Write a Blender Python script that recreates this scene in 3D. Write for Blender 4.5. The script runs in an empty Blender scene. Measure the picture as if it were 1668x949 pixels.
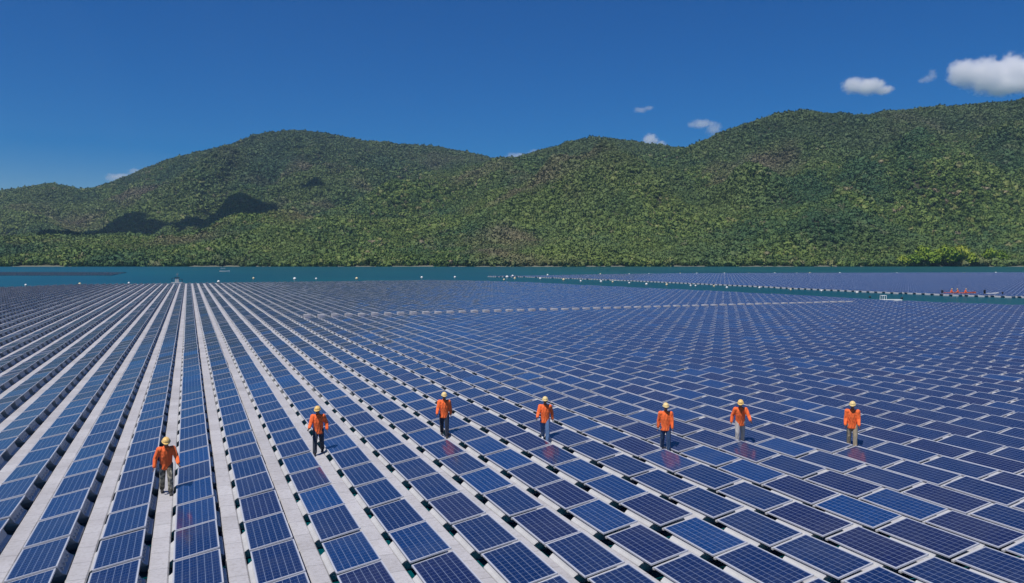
import bpy, bmesh, math, random
import numpy as np
from mathutils import Vector, Matrix

# ------------------------------------------------------------------ camera, sky, sun, exposure
S = bpy.context.scene
COL = S.collection
R = math.radians
YAW, PITCH, FPX = 0.3871, 0.0387, 1293.1      # heading right of the panel rows, look-down, focal length in photo pixels
CAM = Vector((0.0, 0.0, 7.106))
cd = bpy.data.cameras.new('camera')
cd.sensor_width = 36.0
cd.lens = 36.0 * FPX / 1668.0
cd.clip_start, cd.clip_end = 0.1, 60000.0
cam = bpy.data.objects.new('camera', cd)
COL.objects.link(cam)
cam.location = CAM
cam.rotation_euler = (math.pi / 2 - PITCH, 0, -YAW)
S.camera = cam

SUN_EL, SUN_AZ = R(64), R(238)                # azimuth clockwise from +Y (down the rows)
sun_dir = Vector((math.cos(SUN_EL) * math.sin(SUN_AZ), math.cos(SUN_EL) * math.cos(SUN_AZ), math.sin(SUN_EL)))
W = bpy.data.worlds.new('World')
S.world = W
W.use_nodes = True
wn = W.node_tree
sky = wn.nodes.new('ShaderNodeTexSky')
sky.sky_type = 'NISHITA'
sky.sun_disc = False
sky.sun_elevation = SUN_EL
sky.sun_rotation = SUN_AZ
sky.air_density, sky.dust_density, sky.ozone_density = 1.0, 0.4, 5.0
hs = wn.nodes.new('ShaderNodeHueSaturation')
hs.inputs['Saturation'].default_value = 1.70
hs.inputs['Hue'].default_value = 0.514
sky.altitude = 800.0
bg = wn.nodes['Background']
bg.inputs['Strength'].default_value = 0.077
wn.links.new(sky.outputs[0], hs.inputs['Color'])
wn.links.new(hs.outputs[0], bg.inputs['Color'])
sl = bpy.data.lights.new('sun', 'SUN')
sl.energy, sl.angle, sl.color = 4.4, R(0.53), (1.0, 0.94, 0.86)
so = bpy.data.objects.new('sun', sl)
COL.objects.link(so)
so.rotation_euler = sun_dir.to_track_quat('Z', 'Y').to_euler()
so.location = (-200, -100, 300)
S.view_settings.view_transform = 'Standard'
S.view_settings.look = 'None'
S.view_settings.exposure = 0.0
S.view_settings.gamma = 1.0
S.view_settings.use_curve_mapping = False
S.render.engine = 'CYCLES'
S.cycles.max_bounces = 40
S.cycles.diffuse_bounces = 3
S.cycles.glossy_bounces = 4
S.cycles.volume_bounces = 40
S.cycles.transparent_max_bounces = 8
S.cycles.use_denoising = True
S.cycles.caustics_reflective = False
S.cycles.caustics_refractive = False

rnd = random.Random(7)
rng = np.random.default_rng(11)
FWD = Vector((math.sin(YAW), math.cos(YAW), 0))
RGT = Vector((math.cos(YAW), -math.sin(YAW), 0))
HOR = 474.5 - FPX * math.tan(PITCH)           # photo row of the horizon


def uv_world(u, v, z=0.0):
    p = RGT * u + FWD * v
    return Vector((p.x, p.y, z))


def at(px, py, z=0.0):
    """Where the sight line through photo pixel (px, py) meets the level z."""
    F = Vector((math.sin(YAW) * math.cos(PITCH), math.cos(YAW) * math.cos(PITCH), -math.sin(PITCH)))
    U = RGT.cross(F)
    d = F + RGT * ((px - 834) / FPX) - U * ((py - 474.5) / FPX)
    return CAM + d * ((z - CAM.z) / d.z)


def to_px(P):
    F = Vector((math.sin(YAW) * math.cos(PITCH), math.cos(YAW) * math.cos(PITCH), -math.sin(PITCH)))
    U = RGT.cross(F)
    q = Vector(P) - CAM
    d = q.dot(F)
    if d < 0.1:
        return None
    return (834 + FPX * q.dot(RGT) / d, 474.5 - FPX * q.dot(U) / d, d)


# ------------------------------------------------------------------ node helpers
def material(name):
    m = bpy.data.materials.new(name)
    m.use_nodes = True
    nt = m.node_tree
    return m, nt, nt.nodes['Principled BSDF']


class NT:
    def __init__(self, nt):
        self.nt = nt

    def n(self, kind, **kw):
        x = self.nt.nodes.new(kind)
        for k, v in kw.items():
            setattr(x, k, v)
        return x

    def link(self, a, b):
        self.nt.links.new(a, b)

    def math(self, op, a, b=None, c=None, clamp=False):
        x = self.n('ShaderNodeMath', operation=op, use_clamp=clamp)
        for i, v in enumerate((a, b, c)):
            if v is None:
                continue
            if isinstance(v, (int, float)):
                x.inputs[i].default_value = v
            else:
                self.link(v, x.inputs[i])
        return x.outputs[0]

    def mix(self, fac, a, b, blend='MIX'):
        x = self.n('ShaderNodeMix', data_type='RGBA', blend_type=blend)
        for sock, v in ((x.inputs[0], fac), (x.inputs[6], a), (x.inputs[7], b)):
            if isinstance(v, (int, float)):
                sock.default_value = v
            elif isinstance(v, (tuple, list)):
                sock.default_value = (*v[:3], 1)
            else:
                self.link(v, sock)
        return x.outputs[2]

    def noise(self, vec, scale, detail=3.0, rough=0.55):
        x = self.n('ShaderNodeTexNoise')
        x.inputs['Scale'].default_value = scale
        x.inputs['Detail'].default_value = detail
        x.inputs['Roughness'].default_value = rough
        if vec is not None:
            self.link(vec, x.inputs['Vector'])
        return x.outputs['Fac']

    def ramp(self, fac, stops):
        x = self.n('ShaderNodeValToRGB')
        cr = x.color_ramp
        while len(cr.elements) < len(stops):
            cr.elements.new(0.5)
        for e, (p, c) in zip(cr.elements, stops):
            e.position = p
            e.color = (*c, 1) if isinstance(c, (tuple, list)) else (c, c, c, 1)
        self.link(fac, x.inputs[0])
        return x.outputs[0]

    def bump(self, height, strength, dist, bsdf):
        b = self.n('ShaderNodeBump')
        b.inputs['Strength'].default_value = strength
        b.inputs['Distance'].default_value = dist
        self.link(height, b.inputs['Height'])
        self.link(b.outputs[0], bsdf.inputs['Normal'])


def plain(name, col, rough=0.5, metal=0.0, var=0.12, scale=6.0, bump=0.0):
    m, nt, p = material(name)
    h = NT(nt)
    tc = h.n('ShaderNodeTexCoord')
    f = h.noise(tc.outputs['Object'], scale, 4)
    c = h.mix(f, tuple(x * (1 - var * 1.5) for x in col), tuple(min(1, x * (1 + var)) for x in col))
    h.link(c, p.inputs['Base Color'])
    p.inputs['Roughness'].default_value = rough
    p.inputs['Metallic'].default_value = metal
    if bump:
        h.bump(f, bump, 0.02, p)
    return m


def glass_material(name, from_attribute):
    """Polycrystalline cells under glass: 6 x 12 cells, silver busbars, pale backing lines; tint per panel."""
    m, nt, p = material(name)
    h = NT(nt)
    uv = h.n('ShaderNodeUVMap', uv_map='cells')
    sp = h.n('ShaderNodeSeparateXYZ')
    h.link(uv.outputs[0], sp.inputs[0])
    u, v = sp.outputs[0], sp.outputs[1]          # 0..6, 0..12

    def line(coord, half):
        fr = h.math('FRACT', h.math('ADD', coord, 0.5))
        d = h.math('ABSOLUTE', h.math('SUBTRACT', fr, 0.5))
        return h.math('LESS_THAN', d, half)
    col_line = line(u, 0.036)
    row_line = line(v, 0.022)
    bus = line(h.math('MULTIPLY', h.math('ADD', u, 0.1667), 3.0), 0.034)
    if from_attribute:
        a = h.n('ShaderNodeAttribute', attribute_name='tint')
        tint = a.outputs['Color']
    else:
        a = h.n('ShaderNodeObjectInfo')
        tint = a.outputs['Color']
    ts = h.n('ShaderNodeSeparateColor')
    h.link(tint, ts.inputs[0])
    deep = h.mix(ts.outputs[0], (0.0015, 0.015, 0.076), (0.006, 0.011, 0.062))   # blue to violet cells
    cell = h.mix(ts.outputs[1], deep, (0.0015, 0.033, 0.140))                      # brighter blue panels
    tc = h.n('ShaderNodeTexCoord')
    vor = h.n('ShaderNodeTexVoronoi')
    vor.inputs['Scale'].default_value = 2.2
    h.link(uv.outputs[0], vor.inputs['Vector'])
    grain = h.math('MULTIPLY_ADD', vor.outputs['Distance'], 0.5, 0.78)
    cell = h.mix(1.0, cell, h.n('ShaderNodeCombineColor').outputs[0], 'MIX') if False else cell
    gv = h.n('ShaderNodeVectorMath', operation='SCALE')
    h.link(cell, gv.inputs[0])
    h.link(grain, gv.inputs['Scale'])
    c = h.mix(h.math('MULTIPLY', bus, 0.16), gv.outputs[0], (0.30, 0.36, 0.46))
    c = h.mix(h.math('MULTIPLY', row_line, 0.36), c, (0.34, 0.42, 0.56))
    c = h.mix(h.math('MULTIPLY', col_line, 0.46), c, (0.36, 0.44, 0.58))
    # dust, a little more towards the low edge where rain leaves it
    gp = h.n('ShaderNodeNewGeometry')
    dust = h.noise(gp.outputs['Position'], 0.75, 5, 0.65)
    df = h.math('MULTIPLY', h.math('SUBTRACT', dust, 0.42, clamp=True), 0.20)
    c = h.mix(df, c, (0.30, 0.30, 0.29))
    h.link(c, p.inputs['Base Color'])
    h.link(h.math('MULTIPLY_ADD', dust, 0.16, 0.05), p.inputs['Roughness'])
    p.inputs['IOR'].default_value = 1.46
    p.inputs['Sheen Weight'].default_value = 0.22          # fine dust on the textured glass, seen at a flat angle
    p.inputs['Sheen Roughness'].default_value = 0.35
    p.inputs['Sheen Tint'].default_value = (1.0, 0.90, 0.86, 1)
    return m


M = {}
M['glass'] = glass_material('solar_cells', False)
M['glass_far'] = glass_material('solar_cells_far', True)
M['frame'] = plain('anodised_aluminium', (0.52, 0.54, 0.60), 0.45, 0.15, 0.1, 3)
M['float'] = plain('grey_float_plastic', (0.50, 0.505, 0.51), 0.55, 0, 0.2, 2.5, 0.1)
M['navy'] = plain('black_plastic', (0.012, 0.013, 0.016), 0.45, 0, 0.2)
M['white'] = plain('white_paint', (0.78, 0.78, 0.76), 0.4, 0, 0.1)
M['buoy'] = plain('white_buoy_plastic', (0.80, 0.81, 0.78), 0.4, 0, 0.12, 3)
M['buoy_cream'] = plain('weathered_cream_buoy', (0.72, 0.62, 0.38), 0.5, 0, 0.15, 3)
M['rope'] = plain('galvanised_steel', (0.40, 0.41, 0.42), 0.4, 0.7, 0.15)
M['orange_hull'] = plain('orange_hull_paint', (0.62, 0.12, 0.05), 0.45, 0, 0.25)
M['wood'] = plain('boat_planks', (0.22, 0.15, 0.10), 0.7, 0, 0.3, 5)
M['canopy'] = plain('boat_canopy_cloth', (0.70, 0.74, 0.74), 0.8, 0, 0.1)


def walkway_material():
    m, nt, p = material('white_walkway_plastic')
    h = NT(nt)
    g = h.n('ShaderNodeNewGeometry')
    sp = h.n('ShaderNodeSeparateXYZ')
    h.link(g.outputs['Position'], sp.inputs[0])
    big = h.noise(g.outputs['Position'], 0.55, 4, 0.6)
    fine = h.noise(g.outputs['Position'], 9.0, 5, 0.65)
    c = h.ramp(big, [(0.28, (0.42, 0.41, 0.42)), (0.5, (0.49, 0.485, 0.505)), (0.72, (0.53, 0.53, 0.55))])
    c = h.mix(h.math('MULTIPLY', h.math('SUBTRACT', fine, 0.47, clamp=True), 1.9), c, (0.27, 0.255, 0.235))
    # each float segment differs a touch; a dark seam between segments
    seg = h.math('DIVIDE', h.math('SUBTRACT', sp.outputs[1], 19.172), 1.082)
    fr = h.math('FRACT', seg)
    seam = h.math('LESS_THAN', fr, 0.022)
    wn_ = h.n('ShaderNodeTexWhiteNoise', noise_dimensions='2D')
    cb = h.n('ShaderNodeCombineXYZ')
    h.link(h.math('FLOOR', seg), cb.inputs[0])
    h.link(h.math('FLOOR', h.math('DIVIDE', sp.outputs[0], 1.636)), cb.inputs[1])
    h.link(cb.outputs[0], wn_.inputs['Vector'])
    sv = h.n('ShaderNodeVectorMath', operation='SCALE')
    h.link(c, sv.inputs[0])
    h.link(h.math('MULTIPLY_ADD', wn_.outputs['Value'], 0.13, 0.90), sv.inputs['Scale'])
    c = h.mix(h.math('MULTIPLY', seam, 0.55), sv.outputs[0], (0.12, 0.12, 0.12))
    h.link(c, p.inputs['Base Color'])
    p.inputs['Roughness'].default_value = 0.6
    rib = h.math('SINE', h.math('MULTIPLY', sp.outputs[1], 58.0))
    h.bump(h.math('ADD', h.math('MULTIPLY', rib, 0.3), fine), 0.25, 0.01, p)
    return m


M['walk'] = walkway_material()


def water_material():
    m, nt, p = material('lake_water')
    h = NT(nt)
    g = h.n('ShaderNodeNewGeometry')
    mp = h.n('ShaderNodeMapping')
    mp.inputs['Scale'].default_value = (1.0, 0.45, 1.0)
    mp.inputs['Rotation'].default_value = (0, 0, YAW)
    h.link(g.outputs['Position'], mp.inputs['Vector'])
    f = h.noise(mp.outputs[0], 0.9, 5, 0.6)
    big = h.noise(mp.outputs[0], 0.012, 3, 0.5)
    c = h.mix(h.ramp(big, [(0.35, 0.0), (0.65, 1.0)]), (0.0005, 0.066, 0.088), (0.0005, 0.090, 0.104))
    h.link(c, p.inputs['Base Color'])
    p.inputs['Roughness'].default_value = 0.28
    p.inputs['IOR'].default_value = 1.3
    h.bump(f, 0.8, 0.25, p)
    return m


M['water'] = water_material()


def terrain_material():
    m, nt, p = material('forest_floor')
    h = NT(nt)
    g = h.n('ShaderNodeNewGeometry')
    sp = h.n('ShaderNodeSeparateXYZ')
    h.link(g.outputs['Position'], sp.inputs[0])
    n1 = h.noise(g.outputs['Position'], 0.02, 5, 0.6)
    c = h.mix(n1, (0.020, 0.032, 0.012), (0.060, 0.058, 0.030))
    sand = h.mix(n1, (0.10, 0.11, 0.08), (0.24, 0.23, 0.17))
    f = h.ramp(h.math('DIVIDE', sp.outputs[2], 6.0), [(0.10, 1.0), (0.28, 0.0)])
    h.link(h.mix(f, c, sand), p.inputs['Base Color'])
    p.inputs['Roughness'].default_value = 0.95
    return m


M['ground'] = terrain_material()


def leaf_material(name, pal=None):
    m, nt, p = material(name)
    h = NT(nt)
    oi = h.n('ShaderNodeObjectInfo')
    g = h.n('ShaderNodeNewGeometry')
    if pal is None:
        stands = h.noise(oi.outputs['Location'], 0.0065, 4, 0.62)     # stands of different trees on the slopes
        dry = h.noise(oi.outputs['Location'], 0.0038, 3, 0.6)
        broad = h.noise(oi.outputs['Location'], 0.0026, 5, 0.62)
        c = h.ramp(oi.outputs['Random'], [(0.0, (0.040, 0.076, 0.020)), (0.25, (0.064, 0.108, 0.027)), (0.6, (0.090, 0.142, 0.033)),
                                          (0.88, (0.130, 0.178, 0.042)), (0.96, (0.185, 0.200, 0.066)), (1.0, (0.19, 0.155, 0.10))])
        c = h.mix(h.ramp(stands, [(0.44, 0.0), (0.60, 0.75)]), c, (0.026, 0.074, 0.036))
        c = h.mix(h.ramp(broad, [(0.46, 0.0), (0.62, 0.55)]), c, (0.150, 0.190, 0.045))
        c = h.mix(h.ramp(dry, [(0.54, 0.0), (0.68, 0.7)]), c, (0.170, 0.120, 0.085))
        lz = h.n('ShaderNodeSeparateXYZ')
        h.link(oi.outputs['Location'], lz.inputs[0])
        high = h.math('ADD', h.math('DIVIDE', lz.outputs[2], 420.0), h.math('MULTIPLY', h.math('SUBTRACT', broad, 0.5), 1.2))
        c = h.mix(h.ramp(high, [(0.30, 0.0), (0.75, 0.62)]), c, (0.038, 0.066, 0.036))       # leaf colour turns darker green with height, unevenly
    else:
        c = h.ramp(oi.outputs['Random'], [(0.0, pal[0]), (0.5, pal[1]), (1.0, pal[2])])
    tex = h.noise(g.outputs['Position'], 0.45, 3, 0.6)
    sv = h.n('ShaderNodeVectorMath', operation='SCALE')
    h.link(c, sv.inputs[0])
    h.link(h.math('MULTIPLY_ADD', tex, 1.0, 0.70), sv.inputs['Scale'])
    h.link(sv.outputs[0], p.inputs['Base Color'])
    p.inputs['Roughness'].default_value = 0.75
    p.inputs['Specular IOR Level'].default_value = 0.25
    return m


M['leaf'] = leaf_material('forest_leaves')
M['leaf_bright'] = leaf_material('yellow_green_leaves', [(0.10, 0.17, 0.015), (0.16, 0.23, 0.018), (0.22, 0.25, 0.03)])
M['bark'] = plain('bark', (0.10, 0.075, 0.055), 0.9, 0, 0.3, 4, 0.4)


# ------------------------------------------------------------------ object helpers
def link_mesh(name, me, mats, parent=None):
    if not isinstance(mats, (list, tuple)):
        mats = [mats]
    if len(me.materials) == 0:
        for mm in mats:
            me.materials.append(mm)
    o = bpy.data.objects.new(name, me)
    COL.objects.link(o)
    if parent is not None:
        o.parent = parent
    return o


def from_bm(name, bm, mats, parent=None, smooth=False):
    bmesh.ops.recalc_face_normals(bm, faces=bm.faces[:])
    me = bpy.data.meshes.new(name)
    bm.to_mesh(me)
    bm.free()
    if smooth:
        me.polygons.foreach_set('use_smooth', [True] * len(me.polygons))
    return link_mesh(name, me, mats, parent)


def tag(o, label, cat, group=None, kind=None):
    o['label'] = label
    o['category'] = cat
    if group:
        o['group'] = group
    if kind:
        o['kind'] = kind
    return o


def structure(o, kind='structure'):
    o['kind'] = kind
    return o


def empty(name, loc, rz=0.0):
    o = bpy.data.objects.new(name, None)
    COL.objects.link(o)
    o.location = loc
    o.rotation_euler = (0, 0, rz)
    o.empty_display_size = 0.2
    return o


def copy_tree(o, parent=None):
    c = o.copy()
    COL.objects.link(c)
    if parent is not None:
        c.parent = parent
    for ch in list(o.children):
        copy_tree(ch, c)
    return c


def box(bm, lo, hi, bevel=0.0):
    x0, y0, z0 = lo
    x1, y1, z1 = hi
    vs = [bm.verts.new(p) for p in ((x0, y0, z0), (x1, y0, z0), (x1, y1, z0), (x0, y1, z0), (x0, y0, z1), (x1, y0, z1), (x1, y1, z1), (x0, y1, z1))]
    fs = [bm.faces.new([vs[i] for i in f]) for f in ((3, 2, 1, 0), (4, 5, 6, 7), (0, 1, 5, 4), (1, 2, 6, 5), (2, 3, 7, 6), (3, 0, 4, 7))]
    if bevel:
        es = list({e for f in fs for e in f.edges})
        bmesh.ops.bevel(bm, geom=es, offset=bevel, segments=2, affect='EDGES', profile=0.6)


def tube(bm, a, b, r0, r1=None, n=10, cap=True):
    r1 = r0 if r1 is None else r1
    a, b = Vector(a), Vector(b)
    d = (b - a).normalized()
    x = d.orthogonal().normalized()
    y = d.cross(x)
    ra, rb = [], []
    for i in range(n):
        t = 2 * math.pi * i / n
        e = x * math.cos(t) + y * math.sin(t)
        ra.append(bm.verts.new(a + e * r0))
        rb.append(bm.verts.new(b + e * r1))
    for i in range(n):
        j = (i + 1) % n
        bm.faces.new((ra[i], ra[j], rb[j], rb[i]))
    if cap:
        bm.faces.new(ra[::-1])
        bm.faces.new(rb)


def ellipsoid(bm, c, r, rot=None, sub=2):
    res = bmesh.ops.create_icosphere(bm, subdivisions=sub, radius=1.0)
    mt = Matrix.Translation(Vector(c)) @ (rot.to_4x4() if rot else Matrix.Identity(4)) @ Matrix.Diagonal((r[0], r[1], r[2], 1))
    bmesh.ops.transform(bm, matrix=mt, verts=res['verts'])
    return res['verts']


def lathe(bm, prof, n=20, c=(0, 0, 0)):
    rings = []
    for r, z in prof:
        rings.append([bm.verts.new((c[0] + r * math.cos(2 * math.pi * i / n), c[1] + r * math.sin(2 * math.pi * i / n), c[2] + z)) for i in range(n)])
    for a, b in zip(rings, rings[1:]):
        for i in range(n):
            j = (i + 1) % n
            bm.faces.new((a[i], a[j], b[j], b[i]))
    bm.faces.new(rings[0][::-1])
    bm.faces.new(rings[-1])


def mesh_np(name, V, loops, starts, totals, matidx=None, smooth=False):
    me = bpy.data.meshes.new(name)
    me.vertices.add(len(V))
    me.vertices.foreach_set('co', np.asarray(V, np.float32).ravel())
    me.loops.add(len(loops))
    me.loops.foreach_set('vertex_index', np.asarray(loops, np.int32))
    me.polygons.add(len(starts))
    me.polygons.foreach_set('loop_start', np.asarray(starts, np.int32))
    me.polygons.foreach_set('loop_total', np.asarray(totals, np.int32))
    if matidx is not None:
        me.polygons.foreach_set('material_index', np.asarray(matidx, np.int32))
    me.polygons.foreach_set('use_smooth', np.full(len(starts), smooth))
    me.update(calc_edges=True)
    me.validate()
    return me


# ------------------------------------------------------------------ the setting: water and hills
def lake():
    n = 96
    rad = [0, 60, 300, 1200, 5000, 20000]
    V = [(0, 0, 0)]
    F = []
    for r in rad[1:]:
        for i in range(n):
            a = 2 * math.pi * i / n
            V.append((r * math.cos(a), r * math.sin(a), 0))
    for i in range(n):
        F.append((0, 1 + i, 1 + (i + 1) % n))
    for k in range(len(rad) - 2):
        b0, b1 = 1 + k * n, 1 + (k + 1) * n
        for i in range(n):
            j = (i + 1) % n
            F.append((b0 + i, b1 + i, b1 + j, b0 + j))
    me = bpy.data.meshes.new('lake_water')
    me.from_pydata(V, [], F)
    return structure(link_mesh('lake_water', me, M['water']))


lake()

# value noise on numpy arrays
_perm = rng.random((256, 256))


def vnoise(x, y):
    xi, yi = np.floor(x).astype(int), np.floor(y).astype(int)
    xf, yf = x - xi, y - yi
    xf, yf = xf * xf * (3 - 2 * xf), yf * yf * (3 - 2 * yf)
    g = lambda a, b: _perm[a % 256, b % 256]
    return ((g(xi, yi) * (1 - xf) + g(xi + 1, yi) * xf) * (1 - yf) + (g(xi, yi + 1) * (1 - xf) + g(xi + 1, yi + 1) * xf) * yf) * 2 - 1


def fbm(x, y, oct=4, gain=0.5):
    s, a = 0, 1.0
    for o in range(oct):
        s = s + a * vnoise(x * 2 ** o + 17.3 * o, y * 2 ** o + 5.1 * o)
        a *= gain
    return s


# each ridge: sight-line profile of its crest, its distance, where its foot starts, how steep its front is
RIDGES = [
    dict(V=2700, foot=1450, p=1.25, back=1500, prof=[(-700, 345), (-300, 325), (0, 312), (50, 303), (85, 297), (110, 302), (135, 310), (160, 303), (200, 290), (240, 272), (280, 258),
                                                      (320, 248), (360, 240), (385, 231), (420, 219), (445, 212), (470, 209.5), (500, 213), (540, 222), (600, 229), (660, 233), (720, 238),
                                                      (760, 246), (800, 256), (835, 263), (900, 268), (1100, 275), (1500, 290), (2300, 320)]),
    dict(V=2050, foot=985, p=1.0, back=900, prof=[(-700, 424), (-200, 420), (100, 412), (250, 400), (380, 376), (480, 346), (560, 322), (640, 300), (740, 282), (835, 264),
                                                   (870, 253), (900, 241), (930, 229), (960, 222), (1000, 223), (1040, 230), (1080, 235), (1110, 237), (1150, 238), (1300, 250), (2300, 300)]),
    dict(V=1750, foot=985, p=0.95, back=900, prof=[(200, 424), (500, 412), (700, 385), (850, 343), (1000, 286), (1080, 254), (1115, 239), (1140, 228), (1170, 212), (1200, 203), (1230, 194), (1260, 184),
                                                     (1290, 178.5), (1330, 178), (1370, 181), (1400, 184), (1440, 178), (1500, 173), (1560, 168), (1620, 165), (1668, 163), (1900, 158), (2400, 175)]),
    dict(V=1320, foot=985, p=0.8, back=420, prof=[(-700, 396), (0, 399), (80, 396), (170, 386), (260, 385), (330, 380), (430, 366), (520, 352), (640, 350), (800, 365), (1000, 380), (1300, 385), (2300, 385)]),
]
for rg in RIDGES:
    xs, ys = zip(*rg['prof'])
    rg['t'] = (np.array(xs) - 834.0) / FPX
    rg['h'] = (HOR - np.array(ys)) / FPX * rg['V'] + CAM.z


def terrain_z(u, v):
    t = u / v
    zs = []
    shore = 972 + 22 * fbm(t * 6, t * 0 + 3.3, 3)
    for k, rg in enumerate(RIDGES):
        h = np.maximum(np.interp(t, rg['t'], rg['h']), 0) - 6.0
        foot = rg['foot'] + 15 * fbm(t * 9 + k, t * 0 + k, 2)
        s = (v - foot) / (rg['V'] - foot)
        front = np.sign(s) * np.abs(s) ** rg['p']
        front = np.clip(front, -0.3, 1.0)
        back = 1 - ((v - rg['V']) / rg['back']) ** 2 * 0.8
        sh = np.where(v < rg['V'], front, np.clip(back, -0.2, 1))
        # gullies and spurs, fading out on the crest so that the skyline holds
        fade = np.clip(1.0 - np.clip(s, 0, 2) ** 3, 0, 1) * np.clip(s * 3, 0, 1)
        gul = fbm(u / 210.0 + 3 * k, v / 330.0 + k, 4, 0.5)
        z = h * sh + fade * (36 + 0.20 * h) * gul
        zs.append(z)
    zs = np.array(zs)
    k_ = 14.0
    mx = zs.max(0)
    z = mx + k_ * np.log(np.exp((zs - mx) / k_).sum(0)) - k_ * 0.5
    low = np.clip((v - shore) / 60.0, -1, 1)
    z = np.where(low < 1, np.minimum(z, 14 * low + np.clip(low, 0, 1) * z * 0.6), z)
    return z


NTT, NVV = 420, 190
tt = np.linspace(-1.25, 1.25, NTT)
vv = 930 + (np.linspace(0, 1, NVV) ** 1.15) * 3100
TT, VV = np.meshgrid(tt, vv)
UU = TT * VV
ZZ = terrain_z(UU, VV)
PX = RGT.x * UU + FWD.x * VV
PY = RGT.y * UU + FWD.y * VV
TV = np.stack([PX.ravel(), PY.ravel(), ZZ.ravel()], 1)
ii, jj = np.meshgrid(np.arange(NVV - 1), np.arange(NTT - 1), indexing='ij')
a0 = (ii * NTT + jj).ravel()
quads = np.stack([a0, a0 + 1, a0 + NTT + 1, a0 + NTT], 1)
hills = structure(link_mesh('hills', mesh_np('hills', TV, quads.ravel(), np.arange(len(quads)) * 4, np.full(len(quads), 4), smooth=True), M['ground']))


def terrain_hit(px, py):
    """First point of the hills on the sight line through a photo pixel (u, v, z)."""
    v = np.linspace(960, 3200, 1500)
    u = (px - 834) / FPX * v
    z = terrain_z(u, v)
    zl = CAM.z + (HOR - py) / FPX * v
    k = int(np.argmax(z > zl))
    return u[k], v[k], z[k]


# ------------------------------------------------------------------ forest: a far-off wood that reads as one mass
def crown_mesh(name, seed, mat, leaves=150, leaf=0.16, lumps=9):
    """A broadleaf crown of unit radius: an uneven lumpy body with loose leaf clumps standing off it."""
    r = random.Random(seed)
    bm = bmesh.new()
    bmesh.ops.create_icosphere(bm, subdivisions=3, radius=0.78)
    lump = [(Vector((r.gauss(0, 1), r.gauss(0, 1), r.gauss(0.25, 0.8))).normalized(), r.uniform(0.16, 0.42)) for _ in range(lumps)]
    for vtx in bm.verts:
        d = vtx.co.normalized()
        k = 0.62
        for L, a in lump:
            k += a * max(0.0, d.dot(L)) ** 9
        k += r.uniform(-0.10, 0.10)
        vtx.co = d * k
        vtx.co.z *= 1.08
        if vtx.co.z < -0.45:
            vtx.co.z = -0.45 + (vtx.co.z + 0.45) * 0.3
    surf = [vtx.co.copy() for vtx in bm.verts]
    for _ in range(leaves):
        c = r.choice(surf) * r.uniform(0.98, 1.22)
        n = Vector((r.gauss(0, 1), r.gauss(0, 1), r.gauss(0.8, 0.7))).normalized()
        x = n.orthogonal().normalized()
        y = n.cross(x)
        a = r.uniform(0, 6.28)
        x, y = x * math.cos(a) + y * math.sin(a), y * math.cos(a) - x * math.sin(a)
        s = leaf * r.uniform(0.6, 1.5)
        vs = [bm.verts.new(c + x * s * p[0] + y * s * p[1] + n * s * p[2]) for p in ((-1, -0.5, -.2), (0, -0.8, 0.1), (1, -0.4, -.2), (0.8, 0.6, -.1), (0, 0.9, -.3), (-0.9, 0.5, 0))]
        bm.faces.new(vs)
    bmesh.ops.recalc_face_normals(bm, faces=bm.faces[:])
    me = bpy.data.meshes.new(name)
    bm.to_mesh(me)
    bm.free()
    me.materials.append(mat)
    return me


crown_col = bpy.data.collections.new('forest_crowns')          # never linked to the scene: the kinds of tree the wood is made of
for k in range(7):
    co = bpy.data.objects.new('forest_crown', crown_mesh('forest_crown', 100 + k, M['leaf'], lumps=7 + k % 4))
    crown_col.objects.link(co)


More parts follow.
